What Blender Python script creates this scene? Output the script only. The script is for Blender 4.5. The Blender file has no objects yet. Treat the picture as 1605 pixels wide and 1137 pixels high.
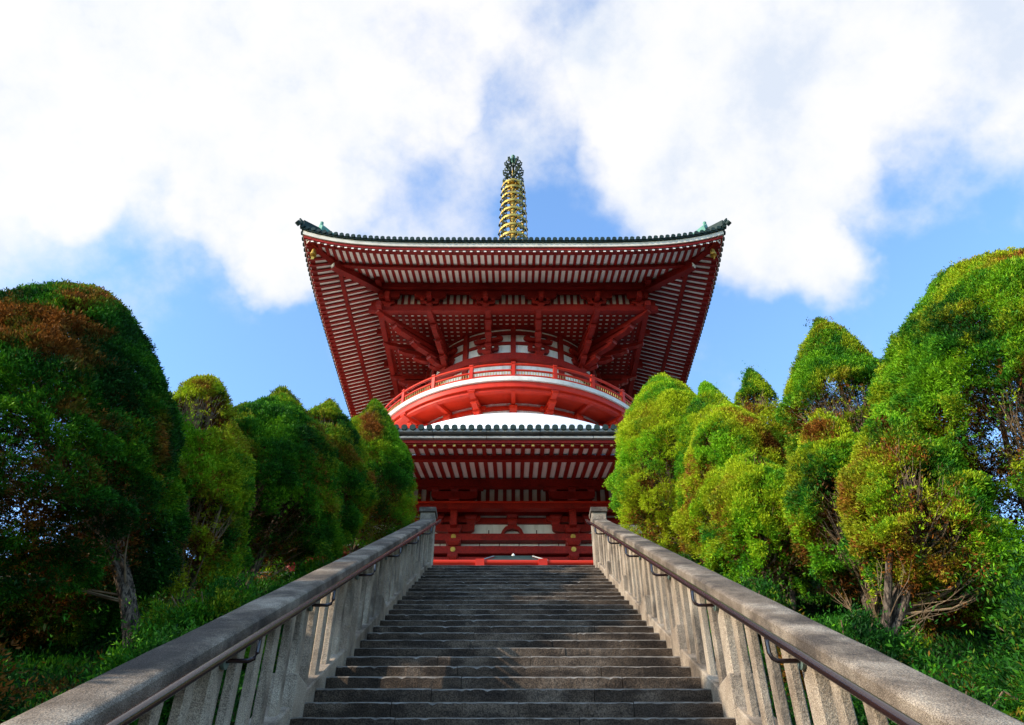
import bpy, bmesh, math, random
import numpy as np
from mathutils import Vector, Matrix
R = math.radians
sc = bpy.context.scene
col = sc.collection

# ------------------------------------------------------------------ camera
EYE = 1.6
cd = bpy.data.cameras.new('camera')
cam = bpy.data.objects.new('camera', cd); col.objects.link(cam)
cam.location = (0, 0, EYE); cam.rotation_euler = (R(90 + 37.8), 0, 0)
cd.sensor_width = 36; cd.lens = 1200 / 1605 * 36
cd.shift_x = -2 / 1605
cd.clip_start = 0.05; cd.clip_end = 3000
sc.camera = cam

# ------------------------------------------------------------------ sun + exposure
SUN = Vector((-0.88, -0.35, 0.41)).normalized()
sl = bpy.data.lights.new('sun', 'SUN'); so = bpy.data.objects.new('sun', sl); col.objects.link(so)
sl.energy = 5.0; sl.angle = R(0.5); sl.color = (1.0, 0.89, 0.74)
so.rotation_euler = SUN.to_track_quat('Z', 'Y').to_euler(); so.location = (-30, -10, 30)
sc.view_settings.view_transform = 'Standard'; sc.view_settings.look = 'None'
sc.view_settings.exposure = 0.3; sc.view_settings.gamma = 1.0

# ------------------------------------------------------------------ world: sky texture with clouds
class NT:
    def __init__(s, tree): s.t = tree
    def n(s, typ, **kw):
        x = s.t.nodes.new(typ)
        for k, v in kw.items():
            if k == 'inp':
                for a, b in v.items():
                    x.inputs[a].default_value = b
            else: setattr(x, k, v)
        return x
    def l(s, a, b): s.t.links.new(a, b)
    def math(s, op, a, b=None, clamp=False):
        m = s.n('ShaderNodeMath', operation=op); m.use_clamp = clamp
        for i, v in enumerate((a, b)):
            if v is None: continue
            if hasattr(v, 'is_output'): s.l(v, m.inputs[i])
            else: m.inputs[i].default_value = v
        return m.outputs[0]
    def mix(s, fac, a, b, blend='MIX'):
        m = s.n('ShaderNodeMixRGB', blend_type=blend)
        for i, v in enumerate((fac, a, b)):
            if hasattr(v, 'is_output'): s.l(v, m.inputs[i])
            else: m.inputs[i].default_value = v if i == 0 else (*v, 1)
        return m.outputs[0]
    def smooth(s, v, lo, hi, o0=0., o1=1.):
        m = s.n('ShaderNodeMapRange', interpolation_type='SMOOTHSTEP')
        s.l(v, m.inputs[0])
        for i, q in zip((1, 2, 3, 4), (lo, hi, o0, o1)): m.inputs[i].default_value = q
        return m.outputs[0]
    def ramp(s, v, stops):
        r = s.n('ShaderNodeValToRGB'); s.l(v, r.inputs[0]); e = r.color_ramp.elements
        while len(e) < len(stops): e.new(0.5)
        for q, (p, c) in zip(e, stops): q.position = p; q.color = (*c, 1)
        return r.outputs[0]
    def noise(s, vec, scale, detail=4, rough=.5, dist=0.):
        x = s.n('ShaderNodeTexNoise'); s.l(vec, x.inputs['Vector'])
        x.inputs['Scale'].default_value = scale; x.inputs['Detail'].default_value = detail
        x.inputs['Roughness'].default_value = rough; x.inputs['Distortion'].default_value = dist
        return x

w = bpy.data.worlds.new('World'); sc.world = w; w.use_nodes = True
w.node_tree.nodes.clear(); T = NT(w.node_tree)
sky = T.n('ShaderNodeTexSky', sky_type='NISHITA', sun_disc=False)
sky.sun_elevation = math.asin(SUN.z); sky.sun_rotation = math.atan2(SUN.x, SUN.y)
sky.air_density = 1.0; sky.dust_density = 0.6; sky.ozone_density = 1.6
tc = T.n('ShaderNodeTexCoord').outputs['Generated']
nz = T.noise(tc, 2.6, 6, .55)
off = T.n('ShaderNodeVectorMath', operation='SUBTRACT'); T.l(nz.outputs['Color'], off.inputs[0]); off.inputs[1].default_value = (.5, .5, .5)
sc2 = T.n('ShaderNodeVectorMath', operation='SCALE'); T.l(off.outputs[0], sc2.inputs[0]); sc2.inputs['Scale'].default_value = .34
ad = T.n('ShaderNodeVectorMath', operation='ADD'); T.l(tc, ad.inputs[0]); T.l(sc2.outputs[0], ad.inputs[1])
nr = T.n('ShaderNodeVectorMath', operation='NORMALIZE'); T.l(ad.outputs[0], nr.inputs[0])
CLOUDS = [(-0.550,0.349,0.759,19),(-0.379,0.416,0.827,17),(-0.2,0.44,0.876,13),(-0.31,0.575,0.757,8),(-0.31,0.635,0.707,4.5),
          (0.17,0.48,0.861,8),(0.28,0.40,0.873,13),(0.42,0.41,0.81,11),(0.26,0.575,0.776,9),(0.305,0.655,0.691,5),(0.55,0.28,0.78,9,.75)]
CLOUDS += [(-0.12,0.52,0.845,6),(-0.1,0.30,0.95,11),(0.1,0.25,0.96,11),(-0.5,0.55,0.67,6),(-.03,.54,.85,8,.66),(-.02,.40,.91,9,.62),(-.12,.66,.74,6,.55),(-.16,.60,.78,5,.55),(-.62,.52,.58,8,.45),(.55,.47,.69,7,.4),(-.2,.72,.66,5,.35)]
acc = None
for x, y, z, r, *wt in CLOUDS:
    v = Vector((x, y, z)).normalized()
    d = T.n('ShaderNodeVectorMath', operation='DOT_PRODUCT'); T.l(nr.outputs[0], d.inputs[0]); d.inputs[1].default_value = v
    m = T.smooth(d.outputs['Value'], math.cos(R(r * 1.35)), math.cos(R(r * .45)))
    if wt: m = T.math('MULTIPLY', m, wt[0])
    acc = m if acc is None else T.math('MAXIMUM', acc, m)
n2 = T.noise(tc, 5.6, 12, .60, .0)
dens = T.math('ADD', acc, T.math('MULTIPLY', T.math('SUBTRACT', n2.outputs['Fac'], .5), 1.7))
dens = T.smooth(dens, .08, .86)
n3 = T.noise(tc, 6.5, 10, .6, .0)
ccol = T.ramp(n3.outputs['Fac'], [(.32, (6.3, 6.9, 7.9)), (.46, (7.9, 8.05, 8.3)), (.56, (8.5, 8.4, 8.4))])
base = T.mix(1.0, sky.outputs[0], (2.75, 3.35, 3.85), 'MULTIPLY')
fin = T.mix(T.math('MULTIPLY', dens, .97), base, ccol)
bg = T.n('ShaderNodeBackground'); bg.inputs['Strength'].default_value = .1; T.l(fin, bg.inputs[0])
wo = T.n('ShaderNodeOutputWorld'); T.l(bg.outputs[0], wo.inputs[0])

# ------------------------------------------------------------------ materials
def pmat(name, cols, scale=3., detail=5, rough=.6, bump=0., bscale=None, metal=0., speck=0., spscale=160., lo=.3, hi=.7, stain=None, spec=.18, coat=0.):
    m = bpy.data.materials.new(name); m.use_nodes = True; m.node_tree.nodes.clear(); t = NT(m.node_tree)
    pos = t.n('ShaderNodeNewGeometry').outputs['Position']
    no = t.noise(pos, scale, detail, .6)
    k = len(cols)
    c = t.ramp(no.outputs['Fac'], [(lo + (hi - lo) * i / max(1, k - 1), q) for i, q in enumerate(cols)])
    if stain:
        mp = t.n('ShaderNodeMapping'); t.l(pos, mp.inputs[0]); mp.inputs['Scale'].default_value = stain[2]
        sn = t.noise(mp.outputs[0], 1., 6, .65)
        c = t.mix(t.smooth(sn.outputs['Fac'], stain[3], stain[4], 0, stain[1]), c, stain[0])
    if speck:
        sp = t.noise(pos, spscale, 2, .5)
        f = t.smooth(sp.outputs['Fac'], .35, .65, 1 - speck, 1 + speck)
        c2 = t.n('ShaderNodeVectorMath', operation='SCALE'); t.l(c, c2.inputs[0]); t.l(f, c2.inputs['Scale']); c = c2.outputs[0]
    b = t.n('ShaderNodeBsdfPrincipled'); t.l(c, b.inputs['Base Color'])
    b.inputs['Roughness'].default_value = rough; b.inputs['Metallic'].default_value = metal
    b.inputs['Specular IOR Level'].default_value = spec; b.inputs['Coat Weight'].default_value = coat
    if bump:
        bn = t.noise(pos, bscale or scale * 6, 6, .65)
        bp = t.n('ShaderNodeBump'); bp.inputs['Strength'].default_value = bump; bp.inputs['Distance'].default_value = .02
        t.l(bn.outputs['Fac'], bp.inputs['Height']); t.l(bp.outputs[0], b.inputs['Normal'])
    o = t.n('ShaderNodeOutputMaterial'); t.l(b.outputs[0], o.inputs[0])
    return m

M = {}
M['red'] = pmat('vermilion_shaded', [(.19, .009, .006), (.31, .017, .009)], .8, 8, .5, .12, 9, speck=.18, spscale=14, spec=.18, stain=((.11, .010, .008), .55, (2.2, 2.2, 1.2), .5, .72))  # vermilion darkened in colour for timber that lies in shade
M['red_lit'] = pmat('vermilion_sunlit', [(.48, .020, .006), (.62, .034, .010)], 1.0, 7, .45, .08, 9, spec=.22, stain=((.34, .020, .011), .5, (2, 2, 1.4), .5, .72))  # same vermilion painted lighter for the parts the sun reaches
M['board'] = pmat('soffit_white', [(.90, .80, .68), (.95, .88, .78)], .8, 5, .7, .05, 6)
M['plaster'] = pmat('plaster_white', [(.74, .73, .69), (.84, .83, .80)], .7, 6, .75, .1, 4, stain=((.42, .39, .34), .6, (3.5, 3.5, .5), .45, .75))
M['dome'] = pmat('dome_plaster', [(.80, .80, .78), (.88, .88, .86)], .5, 5, .7, .05, 4, stain=((.58, .57, .53), .45, (1.6, 1.6, .35), .5, .75))
M['cream'] = pmat('cream_eave_board', [(.52, .46, .37), (.72, .65, .53)], 1.2, 6, .6, .1, 8, stain=((.22, .22, .18), .5, (.9, .9, 6), .55, .75))
M['tile'] = pmat('roof_tile', [(.007, .018, .014), (.022, .042, .034)], 2.5, 5, .65, .2, 15, spec=.25)
M['copper'] = pmat('copper_patina', [(.07, .19, .14), (.16, .36, .27)], 2.5, 5, .6, .15, 15)
M['gold'] = pmat('gilt_metal', [(.42, .25, .04), (.88, .60, .13)], 2.2, 7, .42, .1, 10, metal=.8, stain=((.10, .09, .04), .7, (2, 2, 3), .52, .68))
M['bronze'] = pmat('dark_bronze', [(.02, .03, .02), (.06, .075, .035)], 4, 4, .45, .1, 20, metal=.5)
M['net'] = pmat('gold_net', [(.35, .24, .06), (.6, .42, .12)], 30, 3, .6)
M['greybd'] = pmat('weathered_gutter', [(.20, .20, .18), (.34, .33, .29)], 1.2, 6, .6, .2, 8, stain=((.08, .08, .07), .6, (.8, .8, 6), .5, .7))
M['balc'] = pmat('balcony_edge_plaster', [(.62, .55, .46), (.78, .72, .63)], 1.2, 6, .7, .1, 6, stain=((.4, .33, .26), .5, (2, 2, 2), .5, .75))
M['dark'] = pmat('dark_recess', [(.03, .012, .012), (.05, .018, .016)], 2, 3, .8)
M['step'] = pmat('step_stone', [(.028, .018, .011), (.078, .054, .036), (.17, .125, .088)], 2.2, 8, .95, .7, 45, speck=.45, spscale=120,
                 stain=((.018, .013, .010), .75, (2.2, 2.2, 7), .42, .62))
M['edge'] = pmat('skylit_step_edge', [(.08, .066, .052), (.28, .24, .195)], 9, 6, .8, .3, 60)  # paler colour on the nosing faces stands in for sky light there
M['stone'] = pmat('granite', [(.17, .125, .085), (.34, .265, .19), (.47, .385, .285)], 2.5, 8, .8, .6, 60, speck=.4, spscale=190,
                  stain=((.06, .046, .035), .8, (2.6, 2.6, 1.3), .47, .68))
M['cap'] = pmat('weathered_granite', [(.080, .058, .040), (.20, .152, .108), (.39, .315, .23)], 3.0, 9, .85, .7, 60, speck=.45, spscale=190,
                stain=((.05, .040, .033), .8, (1.6, 1.6, 1.6), .47, .64))
M['rail'] = pmat('handrail_metal', [(.010, .005, .0045), (.030, .011, .009)], 2, 4, .22, .1, 30, metal=0., spec=.8)
M['verdi'] = pmat('bracket_patina', [(.10, .14, .12), (.2, .27, .23)], 12, 4, .55, .2, 40, metal=.3)
M['bark'] = pmat('bark', [(.045, .032, .022), (.14, .10, .068), (.24, .18, .125)], 14, 7, .9, 1., 45, stain=((.02, .014, .010), .9, (38, 38, 5), .48, .58))
M['twig'] = pmat('twig', [(.11, .07, .04), (.27, .18, .10)], 7, 4, .8, .2, 30)
M['soil'] = pmat('soil', [(.02, .016, .009), (.05, .038, .02), (.06, .05, .02)], 3, 7, .95, .8, 12)
M['paving'] = pmat('paving', [(.2, .19, .17), (.3, .29, .27)], 1.5, 6, .85, .3, 20, speck=.25)
M['fencepaint'] = pmat('pale_green_paint', [(.30, .38, .31), (.44, .52, .44)], 6, 4, .6)

def leafmat(name, transl=.22):
    m = bpy.data.materials.new(name); m.use_nodes = True; m.node_tree.nodes.clear(); t = NT(m.node_tree)
    a = t.n('ShaderNodeAttribute', attribute_name='tint')
    d = t.n('ShaderNodeBsdfDiffuse'); t.l(a.outputs['Color'], d.inputs[0])
    tr = t.n('ShaderNodeBsdfTranslucent'); t.l(a.outputs['Color'], tr.inputs[0])
    g = t.n('ShaderNodeBsdfGlossy'); g.inputs['Roughness'].default_value = .5; g.inputs[0].default_value = (.9, .95, .8, 1)
    mx = t.n('ShaderNodeMixShader'); mx.inputs[0].default_value = transl; t.l(d.outputs[0], mx.inputs[1]); t.l(tr.outputs[0], mx.inputs[2])
    m2 = t.n('ShaderNodeMixShader'); m2.inputs[0].default_value = .008; t.l(mx.outputs[0], m2.inputs[1]); t.l(g.outputs[0], m2.inputs[2])
    o = t.n('ShaderNodeOutputMaterial'); t.l(m2.outputs[0], o.inputs[0]); return m
M['leaf'] = leafmat('conifer_foliage')

# ------------------------------------------------------------------ mesh builder
class MB:
    def __init__(s): s.v = []; s.f = []
    def add(s, vs, fs):
        n = len(s.v); s.v.extend(tuple(v) for v in vs); s.f.extend(tuple(i + n for i in f) for f in fs); return s
    def box(s, x0, x1, y0, y1, z0, z1):
        return s.add([(x0,y0,z0),(x1,y0,z0),(x1,y1,z0),(x0,y1,z0),(x0,y0,z1),(x1,y0,z1),(x1,y1,z1),(x0,y1,z1)],
                     [(0,3,2,1),(4,5,6,7),(0,1,5,4),(1,2,6,5),(2,3,7,6),(3,0,4,7)])
    def obox(s, c, dx, dy, dz, rz=0.):                 # centred box turned about z
        cs, sn = math.cos(rz), math.sin(rz); vs = []
        for z in (-dz/2, dz/2):
            for x, y in ((-dx/2,-dy/2),(dx/2,-dy/2),(dx/2,dy/2),(-dx/2,dy/2)):
                vs.append((c[0]+x*cs-y*sn, c[1]+x*sn+y*cs, c[2]+z))
        return s.add(vs, [(0,3,2,1),(4,5,6,7),(0,1,5,4),(1,2,6,5),(2,3,7,6),(3,0,4,7)])
    def bar(s, a, b, w, h, w2=None, h2=None):          # rectangular bar from a to b, upright
        a = Vector(a); b = Vector(b); d = (b - a).normalized(); sd = Vector((d.y, -d.x, 0))
        sd = sd.normalized() if sd.length > 1e-4 else Vector((1, 0, 0)); up = sd.cross(d); w2 = w2 or w; h2 = h2 or h; vs = []
        for p, ww, hh in ((a, w, h), (b, w2, h2)):
            for i, j in ((-1,-1),(1,-1),(1,1),(-1,1)): vs.append(p + sd*(i*ww/2) + up*(j*hh/2))
        return s.add(vs, [(0,1,2,3),(7,6,5,4),(0,4,5,1),(1,5,6,2),(2,6,7,3),(3,7,4,0)])
    def prism(s, pts, a, b):                            # pts: list of (u,v); a,b functions u,v->3d at both ends
        n = len(pts); vs = [a(u, v) for u, v in pts] + [b(u, v) for u, v in pts]
        fs = [tuple(range(n)), tuple(range(2*n-1, n-1, -1))] + [(i, i+n, (i+1) % n+n, (i+1) % n) for i in range(n)]
        return s.add(vs, fs)
    def lathe(s, prof, cx=0., cy=0., seg=32, a0=0., a1=2*math.pi):
        full = abs(a1-a0-2*math.pi) < 1e-6; k = seg if full else seg+1; n = len(s.v)
        for r, z in prof:
            for i in range(k):
                t = a0+(a1-a0)*i/seg; s.v.append((cx+r*math.cos(t), cy+r*math.sin(t), z))
        for j in range(len(prof)-1):
            for i in range(seg):
                i2 = (i+1) % k; s.f.append((n+j*k+i, n+j*k+i2, n+(j+1)*k+i2, n+(j+1)*k+i))
        return s
    def tube(s, pts, rad, seg=6, cap=True):
        pts = [Vector(p) for p in pts]; n0 = len(s.v); m = len(pts)
        rs = rad if isinstance(rad, (list, tuple)) else [rad]*m
        for i, p in enumerate(pts):
            d = (pts[min(i+1, m-1)] - pts[max(i-1, 0)]).normalized()
            ref = Vector((0,0,1)) if abs(d.z) < .9 else Vector((1,0,0)); u = d.cross(ref).normalized(); v = u.cross(d)
            for k in range(seg):
                t = 2*math.pi*k/seg; s.v.append(tuple(p + u*(rs[i]*math.cos(t)) + v*(rs[i]*math.sin(t))))
        for i in range(m-1):
            for k in range(seg): s.f.append((n0+i*seg+k, n0+i*seg+(k+1) % seg, n0+(i+1)*seg+(k+1) % seg, n0+(i+1)*seg+k))
        if cap:
            s.f.append(tuple(n0+k for k in range(seg))[::-1]); s.f.append(tuple(n0+(m-1)*seg+k for k in range(seg)))
        return s
    def grid(s, P):                                     # P[i][j] 3d points
        n = len(s.v); a = len(P); b = len(P[0])
        for row in P: s.v.extend(tuple(p) for p in row)
        for i in range(a-1):
            for j in range(b-1): s.f.append((n+i*b+j, n+i*b+j+1, n+(i+1)*b+j+1, n+(i+1)*b+j))
        return s
    def build(s, name, mat, parent=None, smooth=False, dz=0., origin=None, mat2=None, ranges=()):
        me = bpy.data.meshes.new(name)
        o3 = origin or (0, 0, 0)
        vs = [(v[0]-o3[0], v[1]-o3[1], v[2]+dz-o3[2]) for v in s.v]
        me.from_pydata(vs, [], s.f); me.materials.append(mat)
        if mat2:
            me.materials.append(mat2); mi = [0]*len(s.f)
            for a, b in ranges: mi[a:b] = [1]*(b-a)
            me.polygons.foreach_set('material_index', mi)
        bm = bmesh.new(); bm.from_mesh(me); bmesh.ops.recalc_face_normals(bm, faces=bm.faces); bm.to_mesh(me); bm.free()
        if smooth:
            me.polygons.foreach_set('use_smooth', [True]*len(me.polygons))
            try: me.set_sharp_from_angle(angle=R(35))
            except Exception: pass
        o = bpy.data.objects.new(name, me); col.objects.link(o); o.parent = parent; o.location = o3
        return o
def empty(name, loc, label, cat, group=None):
    o = bpy.data.objects.new(name, None); col.objects.link(o); o.location = loc; o.empty_display_size = .3
    o['label'] = label; o['category'] = cat
    if group: o['group'] = group
    return o
def copyo(o, parent=None, rz=None, loc=None):
    c = o.copy(); col.objects.link(c); c.parent = parent if parent is not None else o.parent
    if rz is not None: c.rotation_euler = (0, 0, rz)
    if loc is not None: c.location = loc
    return c
def tag(o, label=None, cat=None, group=None, kind=None):
    for k, v in (('label', label), ('category', cat), ('group', group), ('kind', kind)):
        if v: o[k] = v
    return o
def sides(o, n=4):                                      # repeat a part on every side of the square plan
    for k in range(1, n): copyo(o, rz=k*math.pi/2)
    return o

# ------------------------------------------------------------------ ground
TZ = 6.868; Y0 = 5.24; Z0 = 2.806; SL = R(29.5); DY = .33*math.cos(SL); DZ = .33*math.sin(SL)
YT = Y0 + 25*DY
def slope_z(y): return Z0 + (y - Y0)*math.tan(SL)
rng = np.random.RandomState(5)
_k = rng.normal(size=(14, 3)); _k /= np.linalg.norm(_k, axis=1)[:, None]; _ph = rng.uniform(0, 6.28, 14)
def snoise(p, freq, oct=3):                             # cheap smooth 3d noise about -1..1
    r = 0.; a = 1.; tot = 0.
    for o in range(oct):
        q = 0.
        for i in range(5):
            kk = _k[(i*3 + o*5) % 14]; k2 = _k[(i*5 + o + 3) % 14]
            q = q + np.sin(p @ kk*freq*6.28 + _ph[i+o] + 1.7*np.sin(p @ k2*freq*4.1 + _ph[(i*2+o) % 14]))
        r = r + a*q/2.3; tot += a; a *= .55; freq *= 2.03
    return r/tot
def ground_z(x, y):
    z = min(TZ - .15, max(0., slope_z(y) - .25))
    if y > YT + 1: z = TZ - .02
    out = max(0., abs(x) - 11)                           # the mound falls away to the sides
    return max(-.05, z - out*.35) if y < 60 else max(-.05, z-out*.35-(y-60)*.3)
def gpts(xs, ys):
    return [[(x, y, ground_z(x, y) + (.05*math.sin(x*2.3+y)*math.sin(y*1.7-x) if -2 < y < YT and abs(x) > 1.8 else 0) - (.6 if abs(x) < 1.55 and .4 < y < YT+.25 else 0)) for x in xs] for y in ys]
xs = [-900, -300, -90, -50, -30] + [-20 + i*1. for i in range(18)] + [-1.6, -1.5, 1.5, 1.6] + [3 + i*1. for i in range(18)] + [30, 50, 90, 300, 900]
ys = [-900, -300, -60, -20, -6, -2] + [i*.5 for i in range(0, 27)] + [13.6, 14.5, 18, 24, 30, 40, 50, 60, 75, 90, 300, 900, 1500]
g = MB().grid(gpts(xs, ys)).build('ground', M['soil'], smooth=True); tag(g, kind='structure')
pv = MB().box(-2.4, 2.4, -6, .55, -.3, .03).build('path', M['paving']); tag(pv, kind='structure')
pv = MB().box(-10, 10, YT+.30, 48, TZ-.4, TZ+.004).build('terrace_paving', M['paving']); tag(pv, kind='structure')

# ------------------------------------------------------------------ staircase
random.seed(3)
stairs = empty('stone_staircase', (0, .6, 0), 'broad flight of worn dark stone steps climbing between two balustrades to the pagoda', 'staircase')
SX = 1.428
for i in range(-16, 26):
    y = Y0 + i*DY; z = Z0 + i*DZ
    mb = MB(); cuts = [-SX]; rg_ = []
    x = -SX + random.uniform(.5, 1.2)
    while x < SX - .4: cuts.append(x); x += random.uniform(.75, 1.25)
    cuts.append(SX)
    for a, b in zip(cuts, cuts[1:]):
        a += .0025; b -= .0025; n = max(4, int((b-a)/.03)); dzb = random.uniform(-.003, .003); dyb = random.uniform(-.004, .004)
        P = []
        for k in range(n+1):
            xx = a + (b-a)*k/n; e = .009 + .007*abs(math.sin(xx*7+i)) * random.random() + (random.random() < .05)*random.uniform(.003, .014)
            if k in (0, n): e += .004
            jy = random.uniform(-.0015, .0015)+dyb; t = DY + .06
            P.append([(xx, y+jy, z-DZ-.02), (xx, y+jy, z-e), (xx, y+jy+e*.35, z-e*.3+dzb), (xx, y+jy+e*1.1, z+dzb), (xx, y+t, z+dzb+.002), (xx, y+t, z-DZ-.02)])
        f0 = len(mb.f); mb.grid(P); rg_ += [(f0+k*5+1, f0+k*5+3) for k in range(len(P)-1)]; mb.add(P[0], [(0,1,2,3,4,5)]); mb.add(P[-1], [(0,1,2,3,4,5)])
    mb.build('step', M['step'], stairs, origin=(0, 0, 0), mat2=M['edge'], ranges=rg_).location = (0, -.6, 0)

# ------------------------------------------------------------------ balustrades
def slope_prism(prof, ya, yb):                         # prof: (x, dz above nosing line) extruded along the stair slope
    return prof, (lambda u, v: (u, ya, slope_z(ya)+v)), (lambda u, v: (u, yb, slope_z(yb)+v))
def balustrade(sg, label):
    root = empty('stone_balustrade', (sg*1.5, .8, 0), label, 'balustrade', 'stone balustrades flanking the stairs')
    off = (sg*1.5, .8, 0)
    def bd(mb, name, mat, par=root, smooth=False):
        o = mb.build(name, mat, par, smooth); o.data.transform(Matrix.Translation((-off[0], -off[1], 0))); return o
    bays = 5
    # curb under the balusters
    mb = MB(); ya, yb = .32, YT+.12
    mb.prism(*slope_prism([(sg*1.43, -1.2), (sg*1.43, .05), (sg*1.44, .062), (sg*1.60, .062), (sg*1.62, .05), (sg*1.62, -1.2)], ya, yb))
    bd(mb, 'curb', M['stone'])
    # coping in lengths of two bays
    prof = [(1.39, .765), (1.39, .848), (1.397, .858), (1.42, .868), (1.60, .868), (1.628, .858), (1.635, .846), (1.635, .765)]
    js = [-16.2] + list(range(-11, 25, 7)) ; js = [j for j in js]; js.append(24.6)
    for a, b in zip(js, js[1:]):
        y1 = Y0 + a*DY + .003; y2 = Y0 + b*DY - .003
        n = max(2, int((y2-y1)/.06)); P = []
        for k in range(n+1):
            yy = y1 + (y2-y1)*k/n; row = []
            for (u, v) in prof:
                q = .0016*float(snoise(np.array([[u*8, yy, v*8]]), 1.6, 2)[0]); row.append((sg*(u+q*.5), yy, slope_z(yy)+v+q))
            row.append(row[0]); P.append(row)
        mb = MB().grid(P); mb.add(P[0][:-1], [tuple(range(8))]); mb.add(P[-1][:-1], [tuple(range(8))])
        bd(mb, 'coping', M['cap'], smooth=True)
    # members
    for i in range(-16, 25):
        y = Y0 + (i+.5)*DY; zb = slope_z(y)
        post = (i % 5 == 0)
        mb = MB()
        wy = .14 if post else .085; wx = .12 if post else .052
        xc = 1.52 if post else 1.49; j = random.uniform(-.004, .004)
        c = .014 if post else .007
        pr = [(-wx/2+c, -wy/2), (wx/2-c, -wy/2), (wx/2, -wy/2+c), (wx/2, wy/2-c), (wx/2-c, wy/2), (-wx/2+c, wy/2), (-wx/2, wy/2-c), (-wx/2, -wy/2+c)]
        mb.prism(pr, lambda u, v: (sg*(xc+u)+j, y+v, zb+.02+v*.566), lambda u, v: (sg*(xc+u)+j, y+v, zb+.785+v*.566))
        o = bd(mb, 'post' if post else 'baluster', M['stone'])
        if post:
            mb = MB(); zt = slope_z(y+.13)+.115
            mb.box(min(sg*1.415, sg*1.645), max(sg*1.415, sg*1.645), y-.15, y+.15, zb-.35, zt)
            p = bd(mb, 'post_base', M['stone'], o)
            bv = p.modifiers.new('b', 'BEVEL'); bv.width = .012; bv.segments = 2
    # newel at the top and bottom
    for yc, zb, h in ((YT+.06, TZ-.1, 1.06), (.3, 0, .98)):
        mb = MB(); mb.box(min(sg*1.39, sg*1.65), max(sg*1.39, sg*1.65), yc-.12, yc+.14, zb, zb+h)
        nw = bd(mb, 'newel', M['stone']); bv = nw.modifiers.new('b', 'BEVEL'); bv.width = .015; bv.segments = 2
        mb = MB(); x0, x1 = sorted((sg*1.37, sg*1.67))
        vs = [(x0, yc-.15, zb+h), (x1, yc-.15, zb+h), (x1, yc+.17, zb+h), (x0, yc+.17, zb+h), (x0, yc-.15, zb+h+.09), (x1, yc-.15, zb+h+.09), (x1, yc+.17, zb+h+.09), (x0, yc+.17, zb+h+.09), ((x0+x1)/2, yc+.01, zb+h+.12)]
        mb.add(vs, [(0,3,2,1),(0,1,5,4),(1,2,6,5),(2,3,7,6),(3,0,4,7),(4,5,8),(5,6,8),(6,7,8),(7,4,8)])
        cp = bd(mb, 'newel_cap', M['cap'], nw); bv = cp.modifiers.new('b', 'BEVEL'); bv.width = .01; bv.segments = 2
    # metal handrail
    hx = 1.29; pts = []
    y = .9
    while y < YT-.05: pts.append((sg*hx, y, slope_z(y)+.833)); y += .25
    ye = YT - .02
    pts += [(sg*hx, ye, slope_z(ye)+.833), (sg*(hx+.03), ye+.06, slope_z(ye)+.82), (sg*(hx+.10), ye+.07, slope_z(ye)+.78)]
    hr = bd(MB().tube(pts, .0215, 14), 'handrail', M['rail'], smooth=True)
    for i in range(-15, 25, 5):
        y = Y0 + (i+.5)*DY; z = slope_z(y)
        b = bd(MB().tube([(sg*hx, y, z+.82), (sg*hx, y, z+.735), (sg*(hx+.012), y, z+.707), (sg*(hx+.035), y, z+.695), (sg*1.45, y, z+.695)], .012, 8), 'rail_bracket', M['rail'], hr, True)
        bd(MB().tube([(sg*1.436, y, z+.695), (sg*1.455, y, z+.695)], .042, 14), 'bracket_plate', M['verdi'], hr, True)
    return root
balustrade(-1, 'weathered stone balustrade left of the steps, its inner side in shade')
balustrade(1, 'pale sunlit stone balustrade right of the steps')

# ------------------------------------------------------------------ pagoda
D = 48.2
pagoda = empty('pagoda', (0, D, TZ), 'vermilion and white pagoda with round upper body, green tiled roofs and gilt spire', 'pagoda')
def pb(mb, name, mat, par=None, smooth=False):
    return mb.build(name, mat, par or pagoda, smooth, dz=-TZ)
def hijiki(mb, c, wd, h, th, ang=0.):                  # boat shaped bracket arm; c = bottom centre, runs along local x
    pts = []
    for k in range(7):
        t = k/6*math.pi/2; pts.append((wd*.27 + (wd*.5-wd*.27)*math.sin(t), h*.55*(1-math.cos(t))))
    half = pts + [(wd*.5, h)]
    poly = half + [(-x, z) for x, z in half[::-1]]
    cs, sn = math.cos(ang), math.sin(ang)
    def f(o): return lambda u, v: (c[0]+u*cs-o*sn, c[1]+u*sn+o*cs, c[2]+v)
    mb.prism(poly, f(-th/2), f(th/2))
def masu(mb, c, s, h, ang=0.):                         # bearing block: flared lower half
    cs, sn = math.cos(ang), math.sin(ang); vs = []
    for q, z in ((.33, 0), (.5, .45*h), (.5, h)):
        for i, j in ((-1,-1),(1,-1),(1,1),(-1,1)):
            x, y = i*q*s, j*q*s; vs.append((c[0]+x*cs-y*sn, c[1]+x*sn+y*cs, c[2]+z))
    mb.add(vs, [(3,2,1,0),(8,9,10,11)] + [(a*4+i, a*4+(i+1) % 4, (a+1)*4+(i+1) % 4, (a+1)*4+i) for a in (0, 1) for i in range(4)])

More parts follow.
